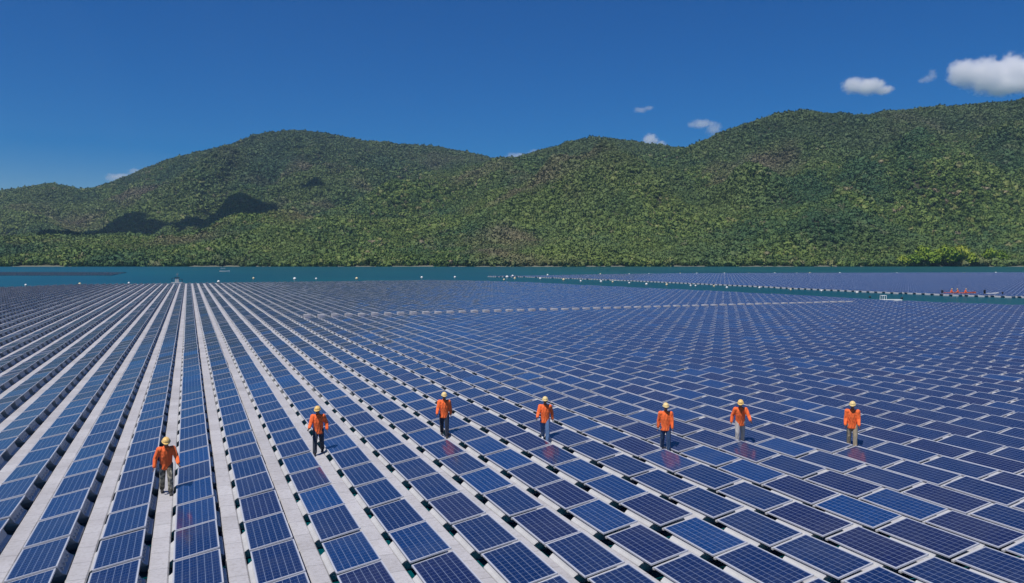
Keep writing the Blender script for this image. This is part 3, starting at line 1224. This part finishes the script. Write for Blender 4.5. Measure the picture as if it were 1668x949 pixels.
    lathe(bm, [(0.90, -0.150), (1.02, -0.148), (1.04, -0.115), (0.99, -0.04), (0.97, 0.05), (1.0, 0.16), (1.05, 0.28), (0.95, 0.40)], 28)
    bm.verts.ensure_lookup_table()
    for vt in bm.verts[tv:]:
        flare = 1.0 + 0.03 * max(0.0, min(1.0, (0.12 - vt.co.z) / 0.2))
        vt.co = up(vt.co.x * 0.174 * flare, vt.co.y * 0.140 * flare, vt.co.z)
    for sx, sh, elb, wr, d2 in arms:
        cuff = elb.lerp(wr, 0.93)
        chain(bm, [up(0.08 * sx, 0, 0.44), sh, sh.lerp(elb, 0.5), elb, elb.lerp(wr, 0.5), cuff], [0.100, 0.086, 0.076, 0.068, 0.060, 0.054])
    tube(bm, up(0, 0, 0.48), up(0, -0.01, 0.565), 0.105, 0.078, 18)
    remeshed('jacket', bm, 0.012, look.get('jacket', JACKET), root, 3)
    # --- boots
    for l in legs:
        bm = bmesh.new()
        a = l[2]
        flat = V3((a.x, a.y, a.z - 0.045))
        chain(bm, [a + V3((0, 0.0, 0.06)), a, flat], [0.050, 0.050, 0.046])
        ellipsoid(bm, flat + V3((0, -0.075, 0.0)), (0.046, 0.115, 0.042))
        ellipsoid(bm, flat + V3((0, -0.135, -0.006)), (0.047, 0.060, 0.036))
        box(bm, (a.x - 0.045, a.y - 0.195, a.z - 0.086), (a.x + 0.045, a.y + 0.055, a.z - 0.062), 0.01)
        remeshed('boot', bm, 0.009, look.get('boots', BOOT_DARK), root)
    # --- helmet: dome, crown ridge, brim
    bm = bmesh.new()
    hc = hd + Rh @ V3((0, 0.008, 0.052))
    vs = ellipsoid(bm, (0, 0, 0), (0.108, 0.130, 0.112), None, 4)
    bmesh.ops.bisect_plane(bm, geom=bm.verts[:] + bm.edges[:] + bm.faces[:], plane_co=(0, 0, -0.004), plane_no=(0, 0, 1), clear_inner=True)
    bmesh.ops.solidify(bm, geom=bm.faces[:], thickness=0.006)
    n = 36
    r0, r1, r2 = [], [], []
    for q in range(n):
        t = 2 * math.pi * q / n
        peak = 0.045 * max(0, -math.sin(t)) ** 1.5
        r0.append(bm.verts.new((0.104 * math.cos(t), 0.126 * math.sin(t), 0.004)))
        r1.append(bm.verts.new(((0.126) * math.cos(t), (0.148 + peak) * math.sin(t), -0.010 - peak * 0.25)))
        r2.append(bm.verts.new((0.104 * math.cos(t), 0.126 * math.sin(t), -0.010)))
    for q in range(n):
        w_ = (q + 1) % n
        bm.faces.new((r0[q], r0[w_], r1[w_], r1[q]))
        bm.faces.new((r1[q], r1[w_], r2[w_], r2[q]))
        bm.faces.new((r2[q], r2[w_], r0[w_], r0[q]))
    for q in (-0.028, 0.0, 0.028):
        prev = None
        for w_ in range(13):
            t = math.pi * (0.12 + 0.76 * w_ / 12)
            c = V3((q, -0.130 * math.cos(t), math.sqrt(max(0, 1 - (q / 0.108) ** 2)) * 0.112 * math.sin(t)))
            if prev is not None:
                tube(bm, prev, c, 0.007, 0.007, 6)
            prev = c
    bmesh.ops.transform(bm, matrix=Matrix.Translation(hc) @ Rh.to_4x4(), verts=bm.verts[:])
    from_bm('hard_hat', bm, look.get('helmet', HELMET), root, smooth=True)
    root.scale = (shrink, shrink, shrink)
    return root


TR = dict(
    camo=cloth('camouflage_trousers', (0.36, 0.33, 0.24), 0.25, 8, (0.13, 0.12, 0.09)),
    slate=cloth('dark_slate_trousers', (0.030, 0.042, 0.065), 0.25),
    navy=cloth('navy_trousers', (0.014, 0.022, 0.045), 0.25),
    jean=cloth('mid_blue_jeans', (0.075, 0.150, 0.300), 0.25),
    denim=cloth('dark_blue_jeans', (0.020, 0.062, 0.150), 0.25),
    pale=cloth('pale_grey_trousers', (0.42, 0.40, 0.38), 0.15),
    beige=cloth('beige_trousers', (0.40, 0.33, 0.22), 0.2),
)
DECK = 0.225
G = 'workers in orange walking along the panel rows'
make_person((-0.69, 25.35, DECK), R(4), dict(legs=((20, 26), (-12, 14)), arms=((14, 20, 38), (-4, 22, 24)), lean=15, nod=15), dict(trousers=TR['camo']),
            'worker in yellow hard hat, orange jacket and camouflage trousers, stooping, closest to the camera', G)
make_person((4.20, 28.55, DECK), R(-14), dict(legs=((-14, 16), (22, 18)), arms=((-20, 20, 50), (24, 14, 42)), lean=8, nod=11, turn=-12), dict(trousers=TR['slate'], boots=BOOT_DARK),
            'worker in yellow hard hat and orange jacket with dark slate trousers on a white walkway', G)
make_person((9.17, 29.5, DECK), R(-20), dict(legs=((12, 8), (-14, 18)), arms=((-18, 10, 16), (20, 12, 30)), lean=5, nod=8, turn=10), dict(trousers=TR['navy'], helmet=HELMET_PALE),
            'slim worker in cream hard hat, orange jacket and near-black navy trousers', G)
make_person((12.49, 27.3, DECK), R(-28), dict(legs=((24, 8), (-18, 22)), arms=((-22, 14, 18), (24, 14, 40)), lean=4, nod=6, turn=8), dict(trousers=TR['jean'], boots=BOOT_WHITE, helmet=HELMET_PALE),
            'worker in cream hard hat, orange jacket, mid blue jeans and white shoes', G)
make_person((15.84, 24.2, DECK), R(-30), dict(legs=((10, 8), (-12, 10)), arms=((8, 8, 10), (-10, 12, 14)), lean=2, nod=7, turn=6), dict(trousers=TR['denim'], helmet=HELMET_PALE),
            'upright worker in cream hard hat, orange jacket and dark blue jeans', G)
make_person((18.97, 24.0, DECK), R(-34), dict(legs=((-14, 14), (20, 16)), arms=((18, 24, 44), (-10, 22, 30)), lean=12, nod=13, turn=-6), dict(trousers=TR['pale']),
            'worker in yellow hard hat, orange jacket and pale grey trousers, arms held out', G)
make_person((22.36, 21.95, DECK), R(-44), dict(legs=((8, 8), (-9, 10)), arms=((6, 6, 34), (2, 8, 30)), lean=5, nod=11, turn=-4), dict(trousers=TR['beige'], helmet=HELMET_PALE),
            'worker in cream hard hat, orange jacket and beige trousers, rightmost of the seven', G)


# ------------------------------------------------------------------ buoys, boats and gear on the water
def make_buoy(p, r, label, group, mat='buoy'):
    o = empty('buoy', (p.x, p.y, 0))
    tag(o, label, 'buoy', group)
    bm = bmesh.new()
    lathe(bm, [(0.35 * r, -0.25 * r), (0.85 * r, -0.05 * r), (1.0 * r, 0.35 * r), (0.95 * r, 0.8 * r), (0.7 * r, 1.25 * r), (0.3 * r, 1.5 * r), (0.16 * r, 1.55 * r)], 20)
    from_bm('shell', bm, M[mat], o, True)
    bm = bmesh.new()
    lathe(bm, [(0.14 * r, 1.5 * r), (0.14 * r, 1.75 * r), (0.05 * r, 1.8 * r)], 12)
    lathe(bm, [(1.02 * r, 0.10 * r), (1.06 * r, 0.16 * r), (1.06 * r, 0.26 * r), (1.01 * r, 0.32 * r)], 20)
    from_bm('collar', bm, M['navy'], o, True)
    return o


def ordinal_buoys(px, r_px, phrase, group):
    for n_, (x, y) in enumerate(px):
        p = at(x, y + 1.2, 0.0)
        q = to_px(p)
        make_buoy(p, r_px * rnd.uniform(0.75, 1.1) * q[2] / FPX, f'{ORD[n_]} from left of the {phrase}', group, 'buoy_cream' if n_ % 3 == 1 else 'buoy')


ordinal_buoys([(42, 464), (130, 462.6), (210, 460.5), (356, 458.6), (413, 453), (480, 454), (515, 453.5), (581, 453.5), (687, 451.6), (741, 451), (821, 455), (826, 451), (835, 449.5), (838.5, 453)],
              2.3, 'pale buoys floating beyond the far end of the panel field', 'buoys off the far end of the field')
ordinal_buoys([(880, 453.2), (918, 455.2), (946, 457.2), (979, 458), (998, 458.5), (1025, 460.2), (1053, 462.5), (1086, 463.2), (1125, 464.5), (1133, 464.8), (1163, 465.5), (1184, 467.8), (1237, 468.2), (1288, 471.2),
               (1338, 473), (1396, 476), (1470, 476.4)], 2.0, 'pale buoys strung along the channel edge of the second array', 'buoys along the channel')
ordinal_buoys([(892, 447.4), (978, 446), (1025, 445.6), (1057, 445.2), (1108, 445.2), (1135, 444.8), (1180, 444.8), (1220, 444.6), (1262, 444.5), (1298, 444.5), (1319, 444.4), (1368, 444.4), (1461, 444.2), (1571, 444.0), (1622, 443.9)],
              1.5, 'tiny pale buoys behind the second array', 'buoys behind the second array')
for n_, (x, y) in enumerate(((1417, 484.5), (1469, 486.4))):
    p = at(x, y, 0)
    make_buoy(p, 0.22, ('small black buoy in the channel left of the white rail', 'small black buoy in the channel right of the white rail')[n_], 'black buoys in the channel', 'navy')

# equipment cabinet with mast on the far end of the array
p = at(288.5, 461.0, 0.0)
cb = empty('equipment_cabinet', (p.x, p.y, 0), -0.1)
tag(cb, 'pale equipment cabinet with dark roof and mast at the far end of the panels', 'cabinet')
bm = bmesh.new()
box(bm, (-1.7, -1.0, -0.1), (1.7, 1.0, 0.3), 0.06)
from_bm('pontoon', bm, M['float'], cb)
bm = bmesh.new()
box(bm, (-0.55, -0.45, 0.302), (0.55, 0.45, 1.75), 0.03)
from_bm('housing', bm, plain('cabinet_paint', (0.62, 0.60, 0.54), 0.5), cb)
bm = bmesh.new()
box(bm, (-0.75, -0.6, 1.753), (0.75, 0.6, 1.87), 0.02)
from_bm('roof', bm, M['navy'], cb)
bm = bmesh.new()
box(bm, (-0.40, -0.475, 0.45), (-0.02, -0.453, 1.6), 0.006)
box(bm, (0.02, -0.475, 0.45), (0.40, -0.453, 1.6), 0.006)
from_bm('door', bm, M['float'], cb)
bm = bmesh.new()
tube(bm, (0.1, 0, 1.872), (0.1, 0, 3.3), 0.07, 0.05)
tube(bm, (-0.35, 0, 2.9), (0.55, 0, 2.9), 0.04)
box(bm, (-0.05, -0.12, 2.35), (0.25, 0.12, 2.7), 0.02)
from_bm('mast', bm, M['rope'], cb)
bm = bmesh.new()
tube(bm, (-1.5, 0, 0.3), (-1.5, 0, 1.6), 0.06)
tube(bm, (1.5, 0, 0.3), (1.5, 0, 1.3), 0.06)
tube(bm, (-1.5, 0, 1.55), (-0.56, 0, 1.55), 0.05)
tube(bm, (1.5, 0, 1.25), (0.56, 0, 1.25), 0.05)
from_bm('railing', bm, M['navy'], cb)


def hull_bm(L, B, D, sheer=0.25, n=16):
    """An open boat's hull: stations lofted from transom to pointed bow, with an inner skin."""
    bm = bmesh.new()
    def section(t, inset):
        x = -L / 2 + L * t
        w = B / 2 * (1 - max(0, (t - 0.45) / 0.55) ** 2.2) * (0.86 + 0.14 * min(1, t / 0.3)) - inset
        w = max(w, 0.02)
        top = D + sheer * max(0, t - 0.4) ** 2 * 2
        bot = -0.12 + 0.25 * max(0, t - 0.7) + inset * 1.5
        return [bm.verts.new((x - (inset if t > 0.95 else 0), y * w, bot + (top - bot) * z)) for y, z in ((-1, 1), (-0.92, 0.45), (-0.6, 0.08), (0, 0), (0.6, 0.08), (0.92, 0.45), (1, 1))]
    outer = [section(k / n, 0) for k in range(n + 1)]
    inner = [section(k / n, 0.06) for k in range(n + 1)]
    for ring, flip in ((outer, False), (inner, True)):
        for a, b in zip(ring, ring[1:]):
            for i in range(6):
                f = (a[i], a[i + 1], b[i + 1], b[i])
                bm.faces.new(f[::-1] if flip else f)
    for a, b, c, d in zip(outer, outer[1:], inner, inner[1:]):
        bm.faces.new((a[0], b[0], d[0], c[0]))
        bm.faces.new((a[6], c[6], d[6], b[6]))
    bm.faces.new(outer[0])
    bm.faces.new(inner[0][::-1])
    bm.faces.new(outer[-1][::-1])
    return bm


# small white boat out on the lake
p = at(366, 442.8, 0.0)
bt = empty('boat', (p.x, p.y, 0.05), -YAW + 0.1)
tag(bt, 'small white boat with a canopy alone on the open lake', 'boat')
from_bm('hull', hull_bm(6.2, 2.0, 0.75, 0.5), M['white'], bt)
bm = bmesh.new()
box(bm, (-2.3, -0.95, 2.25), (0.4, 0.95, 2.38), 0.04)
from_bm('canopy', bm, M['canopy'], bt)
bm = bmesh.new()
for x, y in ((-2.1, -0.8), (-2.1, 0.8), (0.2, -0.8), (0.2, 0.8)):
    tube(bm, (x, y, 0.6), (x, y, 2.26), 0.04)
from_bm('canopy_posts', bm, M['rope'], bt)
bm = bmesh.new()
box(bm, (-3.35, -0.2, 0.1), (-3.02, 0.2, 1.1), 0.05)
from_bm('outboard_motor', bm, M['navy'], bt)

# work boat with orange hull at the second array
p = at(1563, 481.2, 0.0)
wb = empty('boat', (p.x, p.y, 0.05), -YAW - 0.25)
tag(wb, 'low orange work boat with seated crew moored at the second array', 'boat')
from_bm('hull', hull_bm(6.0, 1.7, 0.55, 0.35), M['orange_hull'], wb)
bm = bmesh.new()
for x in (-1.6, -0.3, 1.0):
    box(bm, (x - 0.14, -0.74, 0.36), (x + 0.14, 0.74, 0.42), 0.01)
from_bm('thwart', bm, M['wood'], wb)
bm = bmesh.new()
box(bm, (-3.40, -0.22, 0.05), (-3.03, 0.22, 1.05), 0.06)
tube(bm, (-3.1, 0, 0.85), (-2.6, 0.1, 0.95), 0.03)
from_bm('outboard_motor', bm, M['navy'], wb)
cz = math.cos(-YAW - 0.25)
sz = math.sin(-YAW - 0.25)
for n_, (x, y, look, lab) in enumerate(((-1.58, 0.1, dict(trousers=TR['navy']), 'seated crew member in orange nearest the motor of the orange work boat'),
                                         (-0.28, -0.15, dict(trousers=TR['navy'], jacket=JACKET), 'seated crew member in orange amidships in the orange work boat'),
                                         (1.02, 0.12, dict(trousers=TR['navy'], jacket=JACKET), 'seated crew member in orange toward the bow of the orange work boat'))):
    w_ = Vector((p.x + cz * x - sz * y, p.y + sz * x + cz * y, 0.05))
    make_person(w_, -YAW - 0.25 + R(90) * (1 if n_ != 1 else -1), dict(legs=((82, 80), (78, 76)), arms=((25, 12, 40), (20, 12, 40)), lean=12, nod=7, seat=0.42), look, lab, 'crew of the orange work boat')

# white dinghy further right
p = at(1616, 482.6, 0.0)
wd = empty('boat', (p.x, p.y, 0.05), -YAW + 0.15)
tag(wd, 'small white dinghy with dark motor beside the second array', 'boat')
from_bm('hull', hull_bm(3.0, 1.2, 0.6, 0.3), M['white'], wd)
bm = bmesh.new()
box(bm, (-0.5, -0.52, 0.36), (-0.2, 0.52, 0.42), 0.01)
from_bm('thwart', bm, M['white'], wd)
bm = bmesh.new()
box(bm, (-1.80, -0.16, 0.1), (-1.53, 0.16, 1.3), 0.05)
from_bm('outboard_motor', bm, M['navy'], wd)
# black mooring bollard further right on the edge float
p = at(1633, 481.0, 0.22)
bm = bmesh.new()
lathe(bm, [(0.16, 0), (0.12, 0.08), (0.11, 0.45), (0.19, 0.55), (0.19, 0.66), (0.08, 0.72)], 14)
o = from_bm('bollard', bm, M['navy'], None, True)
o.location = (p.x, p.y, 0.222)
tag(o, 'black mooring bollard on the white edge float right of the dinghy', 'bollard')

# landing with a white rail on the channel side of the near field
p = at(1450, 490.2, 0.0)
ld = empty('landing_platform', (p.x, p.y, 0), -YAW)
tag(ld, 'pale landing float with a white tubular rail beside the channel', 'platform')
bm = bmesh.new()
box(bm, (-1.7, -0.5, -0.1), (1.9, 0.5, 0.32), 0.04)
from_bm('deck', bm, M['white'], ld)
bm = bmesh.new()
for x in (-1.6, -0.85):
    for y in (-0.4, 0.4):
        tube(bm, (x, y, 0.32), (x, y, 0.98), 0.045)
for y in (-0.4, 0.4):
    tube(bm, (-1.6, y, 0.98), (-0.85, y, 0.98), 0.045)
tube(bm, (-1.6, -0.4, 0.98), (-1.6, 0.4, 0.98), 0.045)
tube(bm, (-0.85, -0.4, 0.98), (-0.85, 0.4, 0.98), 0.045)
from_bm('rail', bm, M['white'], ld)


# ------------------------------------------------------------------ bright trees standing out on the right shore
def make_tree(u, v, h, r, seed, label, group):
    z = max(0.3, float(terrain_z(np.array([u]), np.array([v]))[0]))
    w_ = uv_world(u, v, z - 0.2)
    o = empty('broadleaf_tree', w_, seed)
    tag(o, label, 'tree', group)
    rr = random.Random(seed)
    bm = bmesh.new()
    top = Vector((rr.uniform(-.5, .5), rr.uniform(-.5, .5), h * 0.5))
    tube(bm, (0, 0, -0.5), top * 0.6, 0.38, 0.26, 9)
    tube(bm, top * 0.6, top, 0.26, 0.16, 9)
    for k in range(6):
        a = rr.uniform(0, 6.28)
        tube(bm, top * rr.uniform(0.55, 0.95), Vector((math.cos(a) * r * 0.6, math.sin(a) * r * 0.6, h * rr.uniform(0.5, 0.8))), 0.13, 0.04, 6)
    from_bm('trunk', bm, M['bark'], o)
    me = crown_mesh('crown', 900 + seed, M['leaf_bright'], leaves=420, leaf=0.12, lumps=12)
    c = link_mesh('crown', me, M['leaf_bright'], o)
    c.location = (0, 0, h * 0.60)
    c.scale = (r * 1.25, r * 1.25, h * 0.50)
    return o


for n_, (px, v, h, r) in enumerate(((1474, 980, 11, 5.5), (1490, 978, 15, 6.5), (1504, 984, 20, 8), (1520, 976, 17, 7), (1534, 986, 22, 8), (1549, 978, 20, 8), (1562, 984, 22, 8), (1577, 977, 15, 7), (1612, 982, 16, 7), (1630, 978, 13, 6))):
    make_tree((px - 834) / FPX * v, v, h, r, 3 + n_, f'{ORD[n_]} from left of the yellow-green trees along the right far shore', 'yellow-green shore trees')


# ------------------------------------------------------------------ clouds
def cloud_material(name, dens, lobes, size, erode):
    """Vapour that thins out towards the rim of the lobes; billows from layered noise, flat underneath."""
    m, nt, p = material(name)
    nt.nodes.remove(p)
    h = NT(nt)
    tc = h.n('ShaderNodeTexCoord')
    pos = tc.outputs['Object']
    field = None
    for (x, z, a, b) in lobes:
        mp = h.n('ShaderNodeMapping', vector_type='TEXTURE')
        mp.inputs['Location'].default_value = (x, 0, z)
        mp.inputs['Scale'].default_value = (a, a * 0.8, b)
        h.link(pos, mp.inputs['Vector'])
        ln = h.n('ShaderNodeVectorMath', operation='LENGTH')
        h.link(mp.outputs[0], ln.inputs[0])
        f = h.math('SUBTRACT', 1.0, ln.outputs['Value'])
        field = f if field is None else h.math('SMOOTH_MAX', field, f, 0.15)
    n1 = h.noise(pos, 2.2 / size, 7, 0.66)
    n2 = h.noise(pos, 8.0 / size, 5, 0.65)
    f = h.math('ADD', field, h.math('MULTIPLY', h.math('SUBTRACT', n1, 0.55), erode))
    f = h.math('ADD', f, h.math('MULTIPLY', h.math('SUBTRACT', n2, 0.55), erode * 0.5))
    d = h.ramp(f, [(0.0, 0.0), (0.40, 1.0)])
    v = h.n('ShaderNodeVolumePrincipled')
    v.inputs['Color'].default_value = (0.999, 0.997, 0.998, 1)
    v.inputs['Anisotropy'].default_value = 0.0
    h.link(h.math('MULTIPLY', d, dens), v.inputs['Density'])
    h.link(v.outputs[0], nt.nodes['Material Output'].inputs['Volume'])
    m.cycles.volume_step_rate = 0.35
    return m


def cloud(label, lumps, V, dens, erode=1.35, group='clouds over the ridge'):
    """lumps: (photo x, photo y, half width px, half height px); V: distance."""
    k = V / FPX
    cs = [((x - 834) * k, CAM.z + (HOR - y) * k, a * k, b * k) for (x, y, a, b) in lumps]
    mu = sum(c[0] for c in cs) / len(cs)
    mz = sum(c[1] for c in cs) / len(cs)
    size = max(c[2] for c in cs)
    bm = bmesh.new()
    g = 1.16
    for (u, z, a, b) in cs:
        ellipsoid(bm, (u - mu, 0, z - mz), (a * g, a * 0.8 * g, b * g), None, 4)
    me = bpy.data.meshes.new('raw')
    bm.to_mesh(me)
    bm.free()
    o = bpy.data.objects.new('raw', me)
    COL.objects.link(o)
    md = o.modifiers.new('r', 'REMESH')
    md.mode = 'VOXEL'
    md.voxel_size = size / 14
    dg = bpy.context.evaluated_depsgraph_get()
    out = bpy.data.meshes.new_from_object(o.evaluated_get(dg))
    bpy.data.objects.remove(o)
    out.materials.clear()
    c = link_mesh('cloud', out, cloud_material('cloud_vapour', dens, [(u - mu, z - mz, a * 1.12, b * 1.12) for (u, z, a, b) in cs], size, erode))
    c.location = uv_world(mu, V, mz)
    c.rotation_euler = (0, 0, -YAW)
    tag(c, label, 'cloud', group)
    return c


CL_DARK, nt_, p_ = material('dense_cloud_vapour')
nt_.nodes.remove(p_)
v_ = nt_.nodes.new('ShaderNodeVolumePrincipled')
v_.inputs['Color'].default_value = (0.97, 0.97, 0.98, 1)
v_.inputs['Density'].default_value = 0.12
nt_.links.new(v_.outputs[0], nt_.nodes['Material Output'].inputs['Volume'])
CL_DARK.cycles.homogeneous_volume = True


VC = 9000
cloud('large white cumulus cloud above the right ridge, cut by the photo edge', [(1562, 122, 26, 24), (1598, 126, 34, 30), (1640, 118, 30, 30), (1680, 126, 40, 32), (1632, 140, 44, 18)], VC, 0.014)
cloud('small flat-bottomed white cloud floating above the right ridge', [(1386, 142, 20, 14), (1410, 143, 26, 14), (1432, 149, 18, 8)], VC, 0.014)
cloud('tiny wispy cloud just left of the large cumulus', [(1505, 131, 10, 7), (1512, 125, 8, 11), (1496, 134, 8, 4)], VC, 0.006, 1.9)
cloud('ragged white wisp of cloud rising behind the left shoulder of the right ridge', [(1140, 203, 20, 8), (1160, 212, 14, 13), (1126, 205, 9, 5)], VC, 0.006, 1.9)
cloud('small white cloud peeking over the dip between the middle and right ridges', [(1058, 230, 14, 12), (1075, 238, 10, 8)], VC, 0.014)
cloud('faint cloud wisp high above the middle ridge', [(1042, 181, 13, 5), (1055, 178, 9, 4)], VC, 0.006, 1.9)
cloud('thin white cloud bank low in the saddle of the left ridge', [(845, 256, 26, 7), (872, 248, 12, 5)], VC, 0.005, 1.9)
cloud('thin white cloud strip behind the far left slope', [(200, 290, 28, 8), (225, 280, 14, 6)], VC, 0.005, 1.9)

# the cloud overhead, out of the picture, whose shadow lies on the left slope
def shade_cloud(label, spots, alt):
    bm = bmesh.new()
    c0 = None
    for (px, py, a, b, c_) in spots:
        u, v, z = terrain_hit(px, py)
        P = uv_world(u, v, z)
        Q = P + sun_dir * ((alt - z) / sun_dir.z)
        if c0 is None:
            c0 = Q.copy()
        ellipsoid(bm, Q - c0, (a, b, c_), Matrix.Rotation(-YAW, 3, 'Z'), 3)
    me = bpy.data.meshes.new('raw')
    bm.to_mesh(me)
    bm.free()
    o = bpy.data.objects.new('raw', me)
    COL.objects.link(o)
    md = o.modifiers.new('r', 'REMESH')
    md.mode = 'VOXEL'
    md.voxel_size = 12
    tx = bpy.data.textures.new('billow', 'CLOUDS')
    tx.noise_scale = 70
    tx.noise_depth = 3
    dm = o.modifiers.new('d', 'DISPLACE')
    dm.texture = tx
    dm.strength = 40
    dm.texture_coords = 'LOCAL'
    dg = bpy.context.evaluated_depsgraph_get()
    out = bpy.data.meshes.new_from_object(o.evaluated_get(dg))
    bpy.data.objects.remove(o)
    out.materials.clear()
    c = link_mesh('cloud', out, CL_DARK)
    c.location = c0
    tag(c, label, 'cloud')
    return c


shade_cloud('cloud above the picture that shades a dark patch on the left slope', [(180, 375, 105, 80, 45), (245, 382, 90, 60, 35), (120, 388, 70, 45, 30), (372, 350, 115, 110, 50), (315, 368, 90, 65, 35), (425, 350, 60, 50, 30), (508, 300, 38, 40, 25)], 1500)


# ------------------------------------------------------------------ air: one even, pale haze round the whole scene
bm = bmesh.new()
box(bm, (-5200, -1200, -1.0), (5200, 5200, 760.0))
hm = bpy.data.materials.new('haze_air')
hm.use_nodes = True
hm.node_tree.nodes.remove(hm.node_tree.nodes['Principled BSDF'])
hv = hm.node_tree.nodes.new('ShaderNodeVolumePrincipled')
hv.inputs['Color'].default_value = (0.55, 0.76, 1.0, 1)
hv.inputs['Density'].default_value = 0.000055
hv.inputs['Anisotropy'].default_value = 0.2
hm.cycles.homogeneous_volume = True
hm.node_tree.links.new(hv.outputs[0], hm.node_tree.nodes['Material Output'].inputs['Volume'])
hz = structure(from_bm('haze', bm, hm), 'stuff')
hz['label'] = 'thin blue haze in the air over lake and hills'
hz['category'] = 'haze'
